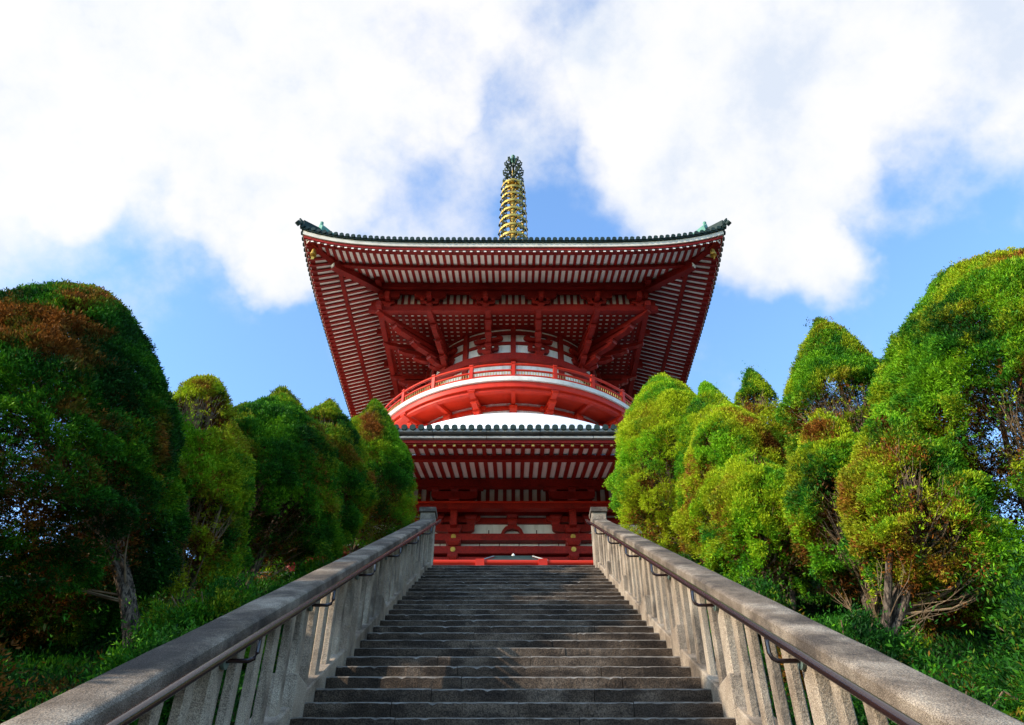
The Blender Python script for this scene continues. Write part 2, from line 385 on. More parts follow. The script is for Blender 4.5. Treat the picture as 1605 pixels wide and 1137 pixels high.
def eave(W, ztile, rise, tip, kio, pur, zt, zp, rpitch, tpitch, lower, par, apex_w, apex_h, zin, label):
    """one square tiled eave, four equal sides; zt = rafter tip underside, zp = underside height at the purlin"""
    ex = 5 if not lower else 5
    def rs(x, y=None):
        g = 1. if y is None else max(0., min(1., (abs(y)-pur)/(tip-pur)))
        return rise*min(1.05, abs(x)/W)**ex*g
    roof = empty_part = None
    # tiled slope
    N = 48; Tn = 14; P = []
    def surf(u, t):
        wt = W*(1-t)+apex_w*t
        return (u*wt, -wt, ztile + apex_h*(t**1.35*.75+.25*t) + rise*abs(u)**ex*(1-t)**2)
    for i in range(Tn+1): P.append([surf(-1+2*j/N, i/Tn) for j in range(N+1)])
    mb = MB()
    for k in range(4):
        cs, sn = (1,0,-1,0)[k], (0,1,0,-1)[k]
        mb.grid([[(x*cs-y*sn, x*sn+y*cs, z) for x, y, z in row] for row in P])
    roof = pb(mb, 'roof', M['tile'], smooth=True); roof['label'] = label
    def sub(mb, name, mat, smooth=False): return sides(mb.build(name, mat, roof, smooth, dz=-TZ))
    # round cover tiles
    mb = MB(); n = int(W/tpitch); r = tpitch*.33
    for i in range(-n, n+1):
        x = i*tpitch; tm = min(.97, (W-abs(x))/(W-apex_w)*.999); K = 9; rows = []
        if tm < .01: continue
        for k in range(K+1):
            t = tm*k/K; wt = W*(1-t)+apex_w*t; z = surf(x/wt, t)[2]
            rows.append([(x+r*math.cos(a), -wt-.02, z+r*math.sin(a)+.02) for a in [math.pi*q/6 for q in range(7)]])
        mb.grid(rows)
    sub(mb, 'roof_tiles', M['tile'], True)
    mb = MB()
    for i in range(-n, n+1):
        x = i*tpitch; z = ztile+rs(x)+.02; rr = r*1.12
        ring = [(x+rr*math.cos(2*math.pi*q/14), z+rr*math.sin(2*math.pi*q/14)) for q in range(14)]
        mb.prism(ring, lambda u, v: (u, -W-.10, v), lambda u, v: (u, -W+.05, v))
    sub(mb, 'tile_end', M['tile'])
    def strip(yo, yi, z1, z0, name, mat, segs=40, joints=0.):
        mb = MB()
        if not joints:
            sects = []
            for j in range(segs+1):
                u = -1+2*j/segs; u = math.copysign(abs(u)**.8, u)
                sects.append([(u*yo, -yo, z1+rs(u*yo, yo)), (u*yi, -yi, z1+rs(u*yi, yo)), (u*yi, -yi, z0+rs(u*yi, yo)), (u*yo, -yo, z0+rs(u*yo, yo)), (u*yo, -yo, z1+rs(u*yo, yo))])
            mb.grid(sects)
        else:
            m_ = int(2*yo/joints); 
            for j in range(m_):
                a, b = -1+2*j/m_+.0006, -1+2*(j+1)/m_-.0006; ss = []
                for u in (a, (a+b)/2, b):
                    ss.append([(u*yo, -yo, z1+rs(u*yo, yo)), (u*yi, -yi, z1+rs(u*yi, yo)), (u*yi, -yi, z0+rs(u*yi, yo)), (u*yo, -yo, z0+rs(u*yo, yo)), (u*yo, -yo, z1+rs(u*yo, yo))])
                mb.grid(ss)
        return sub(mb, name, mat)
    e = ztile
    if not lower:
        strip(W, W-.5, e-.02, e-.17, 'tile_edge', M['tile'])
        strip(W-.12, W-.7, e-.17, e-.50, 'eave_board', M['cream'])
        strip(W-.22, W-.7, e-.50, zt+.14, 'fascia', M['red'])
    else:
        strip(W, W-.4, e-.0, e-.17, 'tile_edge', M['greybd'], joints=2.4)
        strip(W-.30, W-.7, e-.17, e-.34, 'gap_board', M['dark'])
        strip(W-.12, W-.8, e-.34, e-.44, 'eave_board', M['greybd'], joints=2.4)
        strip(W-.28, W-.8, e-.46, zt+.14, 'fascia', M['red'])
    sl = (zp-zt)/(tip-pur); rh = .15; rw = rpitch*.41; fo = .34
    zfl = lambda y: zt + sl*(tip-y)                      # flying rafter underside
    zba = lambda y: zt + sl*(tip-y) - .0                 # base rafter underside
    kz = .30
    br_ = lambda x, y: rs(x, kio)*max(0., (abs(y)-zin)/(kio-zin))
    # flying rafters: tip -> kioi ; base rafters: kioi -> inside
    nr_ = int((tip-.25)/rpitch)
    mf, mbs = MB(), MB(); caps = []; f0_ = []
    for i in range(-nr_, nr_+1):
        x = i*rpitch if not lower else (i)*rpitch
        ya, yb = tip, max(kio-.1, abs(x)+.15)
        if yb < ya-.1:
            za, zb = zfl(ya)+rs(x, ya), zfl(yb)+rs(x, yb)
            f0_.append(len(mf.f)); mf.add([(x-rw/2,-ya,za),(x+rw/2,-ya,za),(x+rw/2,-ya,za+rh),(x-rw/2,-ya,za+rh),(x-rw/2,-yb,zb),(x+rw/2,-yb,zb),(x+rw/2,-yb,zb+rh),(x-rw/2,-yb,zb+rh)],
                   [(0,1,2,3),(7,6,5,4),(0,4,5,1),(1,5,6,2),(2,6,7,3),(3,7,4,0)])
            caps.append(len(mf.f)); mf.box(x-rw*(.32 if lower else .46), x+rw*(.32 if lower else .46), -ya-.02, -ya, za+.02, za+rh-.03)
        ya, yb = kio, max(zin, abs(x)+.15)
        if yb < ya-.1:
            za, zb = zba(ya)-kz*.35+br_(x, ya), zba(yb)-kz*.35+br_(x, yb)+.06*(kio-yb)/(kio-zin)
            mbs.add([(x-rw/2,-ya,za),(x+rw/2,-ya,za),(x+rw/2,-ya,za+rh),(x-rw/2,-ya,za+rh),(x-rw/2,-yb,zb),(x+rw/2,-yb,zb),(x+rw/2,-yb,zb+rh),(x-rw/2,-yb,zb+rh)],
                   [(0,1,2,3),(7,6,5,4),(0,4,5,1),(1,5,6,2),(2,6,7,3),(3,7,4,0)])
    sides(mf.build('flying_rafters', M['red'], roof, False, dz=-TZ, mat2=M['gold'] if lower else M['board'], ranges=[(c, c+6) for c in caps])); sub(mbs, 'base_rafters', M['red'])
    # soffit boards
    mb = MB(); P = []
    for y in (tip-.02, (tip+kio)/2, kio):
        P.append([(u*y, -y, zfl(y)+rh-.02+rs(u*y, y)) for u in [-1+2*j/60 for j in range(61)]])
    mb.grid(P); P = []
    for y in [kio + (zin-.3-kio)*k/6 for k in range(7)]:
        P.append([(u*y, -y, zba(y)-kz*.35+.06*(kio-y)/(kio-zin)+rh-.02+br_(u*y, y)) for u in [-1+2*j/60 for j in range(61)]])
    mb.grid(P)
    sub(mb, 'soffit', M['board'])
    # kioi beam carrying the flying rafters, split board above the tips
    strip(kio+.12, kio-.14, zfl(kio)+.02, zfl(kio)-kz*.35-.12, 'eave_beam', M['red'])
    # eave purlin
    zpur = zp-kz*.35+.03
    mb = MB().box(-pur-.9, pur+.9, -pur-.18, -pur+.18, zpur-.44, zpur)
    sub(mb, 'purlin', M['red'])
    # hip rafters (diagonal) with gilt ends
    cn = math.sqrt(.5)
    def hp(y, dz): return (-y, -y, dz)
    za = zfl(tip)+rise
    mb = MB(); c_ = tip-.2
    mb.bar((-c_, -c_, za-.10+.08), (-kio+.1, -kio+.1, zfl(kio)-.12+rs(kio, kio)), .42, .42)
    mb.bar((-kio-.25, -kio-.25, zfl(kio)-.46+rs(kio, kio)*1.05), (-pur+.1, -pur+.1, zp-.42), .46, .50)
    mb.bar((-pur-1.3, -pur-1.3, zp-.62), (-pur+2.4, -pur+2.4, zp-.35), .46, .5)
    hr = sub(mb, 'hip_rafter', M['red'])
    mb = MB()
    for (p, z) in ((c_+.01, za-.02), (kio+.26, zfl(kio)-.46+rs(kio, kio)*1.05), (pur+1.31, zp-.62)):
        mb.obox((-p-.02, -p-.02, z), .06, .30, .30, math.pi/4)
    sub(mb, 'rafter_end_cap', M['board'])
    # wind bell
    mb = MB(); bz = za-.42; bx = -c_+.35
    mb.lathe([(.02, bz+.1), (.03, bz), (.14, bz-.08), (.17, bz-.3), (.22, bz-.55), (.19, bz-.55), (.0, bz-.3)], bx, bx, 14)
    mb.tube([(bx, bx, bz+.4), (bx, bx, bz)], .02, 6); mb.box(bx-.1, bx+.1, bx-.01, bx+.01, bz-.9, bz-.65); mb.tube([(bx, bx, bz-.3), (bx, bx, bz-.66)], .012, 5)
    sub(mb, 'wind_bell', M['gold'], True)
    # hip ridges and demon tiles
    mb = MB(); pts = []
    for k in range(13):
        t = k/12*.97; p = surf(-1, t); pts.append(Vector(p)+Vector((0, 0, .2)))
    for a, b in zip(pts, pts[1:]):
        mb.bar(a, b, .42, .42); mb.bar(a+Vector((0,0,.25)), b+Vector((0,0,.25)), .26, .2)
    sub(mb, 'hip_ridge', M['tile'])
    mb = MB()
    p = surf(-1, .0); mb.tube([(p[0]-.12, p[1]-.12, p[2]+.05), (p[0]-.30, p[1]-.30, p[2]+.18)], .17, 12)
    mb.tube([(p[0]+.1, p[1]+.1, p[2]+.1), (p[0]-.1, p[1]-.1, p[2]+.42), (p[0]-.18, p[1]-.18, p[2]+.60)], [.2, .13, .05], 8)
    sub(mb, 'corner_tile', M['tile'])
    mb = MB(); p = surf(-1, .075); q = Vector(p)
    mb.prism([(-.36, 0), (.36, 0), (.42, .35), (.30, .60), (.14, .66), (.0, .95), (-.14, .66), (-.30, .60), (-.42, .35)],
             lambda u, v: (q.x+u*cn-.1, q.y-u*cn-.1, q.z+v+.15), lambda u, v: (q.x+u*cn+.1, q.y-u*cn+.1, q.z+v+.15))
    mb.tube([(q.x, q.y, q.z+1.0), (q.x-.02, q.y-.02, q.z+1.25)], [.1, .12], 10)
    mb.bar((q.x+.1, q.y+.1, q.z+.6), (q.x+1.4, q.y+1.4, q.z+.55), .30, .65, .22, .2)
    sub(mb, 'ridge_ornament', M['copper'])
    return roof

UR = eave(13.9, 38.26, 1.25, 13.6, 11.7, 9.3, 37.42, 38.74, .452, .385, False, pagoda, 1.3, 8.6, 5.6, 'upper tiled roof with deep red rafters under upturned corners')
LR = eave(18.5, 20.80, 1.5, 18.1, 16.5, 12.3, 20.06, 21.60, .452, .385, True, pagoda, 12.9, 3.3, 10.2, 'lower tiled roof around the white dome')

# --- upper brackets and frame
FR = 9.1
mb = MB().box(-FR-.75, FR+.75, -FR-.17, -FR+.17, 36.27, 36.66); sides(pb(mb, 'bracket_beam', M['red']))
mb = MB().box(-FR, FR, -FR+.05, -FR+.30, 36.85, 37.05); sides(pb(mb, 'inner_beam', M['red']))
def slatted(y, hw, z0, z1, p=.452, w_=.19):
    mb = MB().box(-hw, hw, -y, -y+.05, z0, z1); n1 = len(mb.f)
    for i in range(-int(hw/p), int(hw/p)+1): mb.box(i*p-w_/2, i*p+w_/2, -y-.09, -y-.002, z0, z1)
    sides(mb.build('slatted_panel', M['board'], pagoda, dz=-TZ, mat2=M['red'], ranges=[(n1, len(mb.f))]))
slatted(8.72, 8.7, 37.0, 38.7); slatted(11.7, 11.7, 20.31, 21.9)
AX = (-5.75, -1.9, 1.9, 5.75, -8.6, 8.6)
for x in AX:
    mb = MB(); masu(mb, (x, -FR, 36.66), .46, .26)
    hijiki(mb, (x, -FR, 36.92), 1.3 if abs(x) < 8 else .9, .28, .26)
    for dx in ((-.5, 0, .5) if abs(x) < 8 else (0,)): masu(mb, (x+dx, -FR-.05, 37.2), .32, .22)
    mb.obox((x, -FR-.3, 37.3), .3, .9, .5)
    hijiki(mb, (x, -FR-.05, 37.42), 2.2 if abs(x) < 8 else 1.5, .55, .26)
    o = pb(mb, 'bracket', M['red']); sides(o)
mb = MB().box(-FR-.3, FR+.3, -FR-.12, -FR+.12, 37.95, 38.15); sides(pb(mb, 'bracket_purlin', M['red']))
# lattice ceiling
mb = MB().grid([[(-8.9, -8.9, 37.02), (8.9, -8.9, 37.02)], [(-8.9, 8.9, 37.02), (8.9, 8.9, 37.02)]])
ceil_ = pb(mb, 'ceiling', M['board'])
mb = MB(); p_ = .44
for i in range(-20, 21): mb.box(i*p_+p_/2-.115, i*p_+p_/2+.115, -8.95, 8.95, 36.93, 37.01)
for i in range(-20, 21): mb.box(-8.95, 8.95, i*p_+p_/2-.115, i*p_+p_/2+.115, 36.927, 37.005)
pb(mb, 'lattice', M['red'], ceil_)
# round body
mb = MB().lathe([(6.6, 29.0), (6.6, 37.0)], seg=96); drum = pb(mb, 'round_wall', M['plaster'], smooth=True)
mb = MB()
for r0, z0, z1 in ((7.08, 33.85, 34.38), (6.72, 35.42, 35.64), (6.72, 36.32, 36.62), (6.78, 36.85, 37.0), (6.76, 31.6, 31.9)):
    mb.lathe([(6.58, z0), (r0, z0), (r0, z1), (6.58, z1)], seg=96)
pb(mb, 'ring_beams', M['red'], drum)
for k in range(12):
    a = -math.pi/2 + k*math.pi/6
    mb = MB(); mb.obox((6.68*math.cos(a), 6.68*math.sin(a), 34.9), .36, .30, 4.0, a+math.pi/2); pb(mb, 'strut', M['red'], drum)
def stepped(mb, p, d, L, n=4, z0=34.38, z1=36.30, w_=.36):
    d = Vector((d[0], d[1], 0)).normalized(); ang = math.atan2(d.y, d.x)
    h = (z1-z0)/n
    for k in range(n):
        l = L*(k+1)/n; z = z0 + k*h
        a = Vector((p[0], p[1], 0)); b = a + d*(l-.05)
        prof = [(-.3, h*.34), (l*.55, h*.34), (l-.28, h*.40), (l-.08, h*.58), (l+.18, h*.74), (l+.24, h*.98), (-.3, h*.98)]
        s_ = Vector((-d.y, d.x, 0))
        mb.prism(prof, lambda u, v: tuple(a+d*u+s_*(w_/2)+Vector((0,0,z+v))), lambda u, v: tuple(a+d*u-s_*(w_/2)+Vector((0,0,z+v))))
        masu(mb, (b.x, b.y, z+h*.98), w_*1.35, h*.36, ang)
for k in range(12):
    a = math.radians(-90-15+30*k); c = (6.65*math.cos(a), 6.65*math.sin(a))
    q = round((a+math.pi/2)/(math.pi/2)); dr = (math.cos(-math.pi/2+q*math.pi/2), math.sin(-math.pi/2+q*math.pi/2))
    mb = MB(); L0 = FR - abs(c[0]*dr[0]+c[1]*dr[1])
    corner = (k % 3 == 2) or (k % 3 == 2)
    deg = (math.degrees(a)+360) % 90
    if abs(deg-45) < 2:
        mb2 = mb; sx = math.copysign(1, c[0]); sy = math.copysign(1, c[1])
        stepped(mb, c, (sx, sy), (FR-abs(c[0]))*1.414, 4, w_=.42)
        L2 = math.hypot(FR-abs(c[1]), 5.7-abs(c[0])); stepped(mb, c, (sx*(5.7-abs(c[0])), sy*(FR-abs(c[1]))), L2, 4); stepped(mb, c, (sx*(FR-abs(c[0])), sy*(5.7-abs(c[1]))), L2, 4)
    else:
        stepped(mb, c, dr, L0, 4)
    ta = a+math.pi/2; rr = 6.85
    cc = (rr*math.cos(a), rr*math.sin(a))
    masu(mb, (cc[0], cc[1], 34.38), .62, .30, a)
    hijiki(mb, (cc[0]*.995, cc[1]*.995, 34.72), 1.5, .30, .24, ta)
    hijiki(mb, (cc[0]*.99, cc[1]*.99, 35.66), 2.1, .30, .24, ta)
    for dd in (-.6, .6):
        masu(mb, (cc[0]*.985+dd*math.cos(ta), cc[1]*.985+dd*math.sin(ta), 35.02), .3, .24, ta)
        masu(mb, (cc[0]*.985+dd*1.25*math.cos(ta), cc[1]*.985+dd*1.25*math.sin(ta), 35.96), .3, .24, ta)
    pb(mb, 'stepped_bracket', M['red'])
# slanting tail rafters with pale ends at the corners
# --- balcony
BR = 10.25
mb = MB().lathe([(8.0, 29.42), (BR-.12, 29.30), (BR-.12, 29.74), (6.8, 29.8)], seg=120); bal = pb(mb, 'balcony', M['red_lit'], smooth=True)
mb = MB().lathe([(BR-.2, 29.68), (BR+.02, 29.68), (BR+.02, 29.98), (6.5, 30.0)], seg=120); pb(mb, 'balcony_edge', M['balc'], bal, True)
mb = MB().lathe([(BR-.62, 29.1), (BR-.30, 29.1), (BR-.30, 29.36), (BR-.62, 29.36), (BR-.62, 29.1)], seg=120); pb(mb, 'balcony_beam', M['red_lit'], bal, True)
mb = MB()
for r_, z_, t_ in ((BR-.12, 30.98, .085), (BR-.12, 30.52, .07), (BR-.12, 30.12, .07)):
    pts = [(t_*math.cos(q)+r_, t_*math.sin(q)+z_) for q in [2*math.pi*j/8 for j in range(9)]]
    mb.lathe(pts, seg=120)
pb(mb, 'balcony_rails', M['red_lit'], bal, True)
mb = MB(); 
for j in range(360):
    a = 2*math.pi*j/360; mb.tube([((BR-.14)*math.cos(a), (BR-.14)*math.sin(a), 30.1), ((BR-.14)*math.cos(a), (BR-.14)*math.sin(a), 30.5)], .022, 4, False)
tag(pb(mb, 'net', M['net'], bal), kind='stuff')
for k in range(24):
    a = math.radians(-90+15*k); r_ = BR-.12
    mb = MB().obox((r_*math.cos(a), r_*math.sin(a), 30.45), .22, .22, .95, a); masu(mb, (r_*math.cos(a), r_*math.sin(a), 30.98), .26, .12, a)
    pb(mb, 'balcony_post', M['red_lit'], bal)
for k in range(24):
    a = math.radians(-90+15*k); mj = k % 2 == 1; mb = MB(); d = (math.cos(a), math.sin(a))
    if mj:
        p = (8.15*d[0], 8.15*d[1]); stepped(mb, p, d, 1.75, 3, 28.0, 29.15, .36)
        for z_ in (28.84,): hijiki(mb, (8.35*d[0], 8.35*d[1], z_), .9, .28, .2, a+math.pi/2)
    else:
        mb.bar((8.1*d[0], 8.1*d[1], 29.2), (9.9*d[0], 9.9*d[1], 29.2), .26, .28); masu(mb, (8.32*d[0], 8.32*d[1], 28.45), .5, .55, a)
    pb(mb, 'balcony_bracket', M['red_lit'])
mb = MB().lathe([(8.1, 27.5), (8.1, 29.5)], seg=96); lw = pb(mb, 'round_base_wall', M['plaster'], smooth=True)
mb = MB()
for r0, z0, z1 in ((8.28, 27.9, 28.35), (8.25, 28.86, 29.12)): mb.lathe([(8.08, z0), (r0, z0), (r0, z1), (8.08, z1)], seg=96)
pb(mb, 'ring_beams', M['red_lit'], lw)
# white dome
prof = [(8.0+5.4*k/14, 22.1+7.9*math.sqrt(max(0, 1-((8.0+5.4*k/14)/13.5)**2))) for k in range(15)]
mb = MB().lathe(prof+[(13.4, 22.4)], seg=120); dm = pb(mb, 'dome', M['dome'], smooth=True); dm['label'] = 'smooth white plaster dome between the roofs'

# --- lower storey
WY = 11.2
mb = MB().box(-WY, WY, -WY, WY, 7.0, 21.4); wall = pb(mb, 'wall', M['plaster'])
mb = MB().box(-WY-.4, WY+.4, -12.3-.2, -12.3+.2, 19.80, 20.10); sides(pb(mb, 'bracket_beam', M['red']))
mb = MB().box(-12.5, 12.5, -12.56, -12.2, 20.10, 20.19); sides(pb(mb, 'sunlit_strip', M['red_lit']))  # strip added to imitate a sunlit line, its brightness put into the paint
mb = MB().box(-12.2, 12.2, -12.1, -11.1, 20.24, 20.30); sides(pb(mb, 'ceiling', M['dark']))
for x in (-9.2, -3.07, 3.07, 9.2):
    mb = MB(); masu(mb, (x, -12.3, 20.19), .55, .22); hijiki(mb, (x, -12.3, 20.36), 2.4, .46, .3)
    for dx in (-1., 0, 1.): masu(mb, (x+dx, -12.3, 20.78), .42, .24)
    mb.box(x-1.5, x+1.5, -12.44, -12.16, 20.96, 21.16)
    sides(pb(mb, 'bracket', M['red']))
    mb = MB(); masu(mb, (x, -WY-.35, 18.82), .8, .34); hijiki(mb, (x, -WY-.2, 18.95), 2.1, .42, .3)
    for dx in (-.85, .85):
        masu(mb, (x+dx, -WY-.2, 19.36), .46, .3); mb.box(x+dx-.13, x+dx+.13, -WY-.3, -WY, 19.3, 19.6); masu(mb, (x+dx, -WY-.2, 19.62), .62, .26)
    hijiki(mb, (x, -WY-.2, 19.50), 2.7, .36, .3)
    mb.box(x-.17, x+.17, -WY-1.1, -WY-.1, 19.0, 19.8); mb.box(x-.14, x+.14, -WY-.7, -WY-.1, 18.95, 19.2)
    sides(pb(mb, 'wall_bracket', M['red']))
for x in (-11.2, -6.2, -3.07, 3.07, 6.2):
    mb = MB().lathe([(.36, 7.0), (.36, 18.9)], x, -WY+.02, 20); sides(pb(mb, 'column', M['red'], smooth=True))
for z0, z1, pr in ((20.02, 20.24, .12), (19.52, 19.84, .14), (18.44, 18.80, .46), (17.72, 18.12, .46), (17.2, 17.55, .40), (13.6, 14.0, .42), (8.0, 8.4, .42)):
    mb = MB().box(-WY-pr+.003, WY+pr-.003, -WY-pr, -WY+.01, z0, z1); sides(pb(mb, 'beam', M['red']))
mb = MB().box(-WY, WY, -WY-.05, -WY, 8.4, 17.72); sides(pb(mb, 'door_panels', M['red']))
for x in (-3.07, 3.07):
    for z, w2, h2 in ((18.12, .75, .32), (17.4, .5, .3)):
        mb = MB(); masu(mb, (x, -WY-.35, z), w2, h2); sides(pb(mb, 'bearing_block', M['red']))
    for z in (18.63, 17.93):
        mb = MB(); ring = [(x+.13*math.cos(q), z+.13*math.sin(q)) for q in [2*math.pi*j/12 for j in range(12)]]
        mb.prism(ring, lambda u, v: (u, -WY-.50, v), lambda u, v: (u, -WY-.455, v))
        ring = [(x+.07*math.cos(q), z+.07*math.sin(q)) for q in [2*math.pi*j/12 for j in range(12)]]
        mb.prism(ring, lambda u, v: (u, -WY-.54, v), lambda u, v: (u, -WY-.5, v))
        sides(pb(mb, 'metal_fitting', M['gold']))
for k in range(-10, 11):
    if k % 3 and abs(k*1.02) < 10:
        pass
mb = MB()
for x in [-9.9 + i*1.02 for i in range(20)]: mb.box(x-.02, x+.02, -WY-.012, -WY, 18.12, 18.44)
for x in (-1.28, 1.22, -4.8, 4.8, -7.3, 7.3): mb.box(x-.025, x+.025, -WY-.012, -WY, 18.8, 19.2)
sides(pb(mb, 'panel_joints', M['dark'], wall))
# frog leg strut in the middle bay
mb = MB(); outer = [(-.70, 0), (-.58, .10), (-.50, .30), (-.36, .46), (-.16, .56), (.16, .56), (.36, .46), (.50, .30), (.58, .10), (.70, 0)]
inner = [(.46, 0), (.40, .18), (.28, .30), (0, .36), (-.28, .30), (-.40, .18), (-.46, 0)]
mb.prism(outer+inner, lambda u, v: (u-.05, -WY-.3, 18.8+v), lambda u, v: (u-.05, -WY-.05, 18.8+v))
masu(mb, (-.05, -WY-.2, 19.34), .5, .3); mb.box(-.17, .07, -WY-.3, -WY, 19.4, 19.9); masu(mb, (-.05, -WY-.2, 19.72), .62, .32)
sides(pb(mb, 'frog_leg_strut', M['red']))
mb = MB().box(-13, 13, -13, 13, 7.0, 7.9); pb(mb, 'plinth', M['paving'])

# --- spire
sp = MB().lathe([(0.9, 46.5), (.9, 48.4), (1.2, 48.5), (1.2, 48.9), (.85, 49.2), (.5, 49.6), (.32, 49.9), (.2, 50), (.2, 60.8), (.05, 65.2), (0, 65.4)], seg=24)
spire = pb(sp, 'spire', M['gold'], smooth=True); spire['label'] = 'gilt spire with nine stacked rings and dark green flame finial'
for k, zc in enumerate((51.7, 52.75, 53.9, 55.1, 56.2, 57.3, 58.4, 59.4, 60.3)):
    r_ = 1.38 - .034*k; h = .27
    mb = MB().lathe([(r_-.05, zc-h/2), (r_, zc-h/2), (r_+.015, zc), (r_, zc+h/2), (r_-.05, zc+h/2), (r_-.05, zc-h/2)], seg=40)
    mb.lathe([(.2, zc-.2), (.30, zc-.15), (.30, zc+.15), (.2, zc+.2)], seg=16)
    for j in range(8):
        a = math.pi/8+j*math.pi/4; mb.bar((.25*math.cos(a), .25*math.sin(a), zc), (r_*math.cos(a), r_*math.sin(a), zc), .07, .14)
    rg = pb(mb, 'ring', M['gold'], spire, True)
    mb = MB()
    for j in range(8):
        a = j*math.pi/4+.2; x, y = (r_+.03)*math.cos(a), (r_+.03)*math.sin(a)
        mb.lathe([(.02, zc-.12), (.07, zc-.2), (.10, zc-.42), (.0, zc-.35)], x, y, 8)
        mb.tube([((r_-.05)*math.cos(a), (r_-.05)*math.sin(a), zc+.1), (.62*math.cos(a+.39), .62*math.sin(a+.39), zc+.52), ((r_-.07)*math.cos(a+.78), (r_-.07)*math.sin(a+.78), zc+1.0)], .035, 5)
    pb(mb, 'ring_bells', M['bronze'], spire)
mb = MB()
for j in range(4):
    a = j*math.pi/2+math.pi/4; mb.tube([(1.42*math.cos(a), 1.42*math.sin(a), 50.0), (1.12*math.cos(a), 1.12*math.sin(a), 60.6), (.5*math.cos(a), .5*math.sin(a), 63.8)], .045, 6)
pb(mb, 'chain', M['bronze'], spire)
mb = MB(); random.seed(8)
for lv, (z_, r_) in enumerate(((60.9, 1.0), (61.7, 1.05), (62.5, 1.0), (63.3, .92), (64.0, .7))):
    for j in range(8):
        a = j*math.pi/4+lv*.39; ca, sa = math.cos(a), math.sin(a)
        pts = [(q_r*ca, q_r*sa, z_+q_z) for q_r, q_z in ((.2, 0), (r_*.6, .02), (r_*.95, .18), (r_, .48), (r_*.82, .66), (r_*.66, .50), (r_*.74, .36))]
        mb.tube(pts, [.07, .085, .085, .075, .07, .06, .03], 6)
pb(mb, 'flame', M['bronze'], spire, True)
mb = MB().lathe([(.1, 64.2), (.3, 64.4), (.36, 64.65), (.25, 64.9), (.08, 65.0), (.16, 65.1), (.2, 65.25), (.12, 65.4), (0, 65.5)], seg=16); pb(mb, 'jewel', M['copper'], spire, True)
mb = MB().lathe([(.2, 60.5), (.62, 60.62), (.72, 60.75), (.3, 60.9)], seg=20); pb(mb, 'collar', M['gold'], spire, True)

# ------------------------------------------------------------------ things on the terrace
br = empty('barrier', (0, 15.5, TZ), 'low vermilion barrier rail standing across the top of the steps', 'barrier')
def bt(mb, name, mat, par, o, smooth=False):
    q = mb.build(name, mat, par, smooth); q.data.transform(Matrix.Translation((-o[0], -o[1], -o[2]))); return q
o_ = (0, 15.5, TZ)
bt(MB().tube([(-2.6, 15.5, 8.235), (2.6, 15.5, 8.215)], .058, 14), 'rail', M['red_lit'], br, o_, True)
bt(MB().tube([(-2.6, 15.5, 7.55), (2.6, 15.5, 7.55)], .045, 12), 'rail', M['red_lit'], br, o_, True)
for x in (-2.04, -.71, .63, 1.96):
    mb = MB().box(x-.055, x+.055, 15.44, 15.56, 7.0, 8.1); mb.box(x-.095, x+.095, 15.42, 15.58, 8.06, 8.285)
    bt(mb, 'post', M['red_lit'], br, o_)
ip = empty('incense_pavilion', (0, 20, TZ), 'small pavilion, its dark green roof and white finial just above the steps', 'pavilion')
o_ = (0, 20, TZ)
for x in (-.8, .8):
    for y in (19.2, 20.8): bt(MB().lathe([(.07, 7.0), (.07, 9.37)], x, y, 12), 'post', M['red_lit'], ip, o_)
mb = MB(); zr = 10.25
for (a0, b0, z0_), (a1, b1, z1_) in zip(((1.25, 1.25, 9.44), (1.3, 1.3, 9.56), (.95, .8, 9.80), (.52, .12, zr), (.50, .10, zr+.06)), ((1.3, 1.3, 9.56), (.95, .8, 9.80), (.52, .12, zr), (.50, .10, zr+.06), (.0, .0, zr+.062))):
    for s1, s2, t1, t2 in ((-1,-1,1,-1), (1,-1,1,1), (1,1,-1,1), (-1,1,-1,-1)):
        mb.add([(s1*a0, 20+s2*b0, z0_), (t1*a0, 20+t2*b0, z0_), (t1*a1, 20+t2*b1, z1_), (s1*a1, 20+s2*b1, z1_)], [(0,1,2,3)])
bt(mb, 'roof', M['tile'], ip, o_)
for a, b in (((-1.3, 18.68, 9.52), (-.53, 19.86, zr+.03)), ((1.3, 18.68, 9.52), (.53, 19.86, zr+.03))): bt(MB().tube([a, b], .018, 6), 'roof_edge', M['greybd'], ip, o_)
bt(MB().lathe([(.04, zr+.03), (.055, zr+.06), (.045, zr+.10), (.015, zr+.14), (0, zr+.16)], 0, 19.95, 12), 'finial', M['cream'], ip, o_, True)
bt(MB().lathe([(.0, 7.9), (.35, 8.0), (.5, 8.3), (.45, 8.55), (.48, 8.6), (.40, 8.6), (.38, 8.4)], 0, 20, 20), 'burner', M['bronze'], ip, o_, True)
bt(MB().lathe([(.3, 7.0), (.25, 7.6), (.3, 8.0)], 0, 20, 16), 'pedestal', M['stone'], ip, o_)
fz = empty('fence', (11, 14.2, TZ), 'pale green rail fence at the terrace edge seen beyond the right hand trees', 'fence')
o_ = (11, 14.2, TZ)
for z in (7.45, 7.95): bt(MB().tube([(4.2, 14.2, z), (18, 14.2, z)], .03, 8), 'rail', M['fencepaint'], fz, o_)
for i in range(10): bt(MB().tube([(4.3+i*1.5, 14.2, 6.9), (4.3+i*1.5, 14.2, 8.0)], .035, 8), 'post', M['fencepaint'], fz, o_)

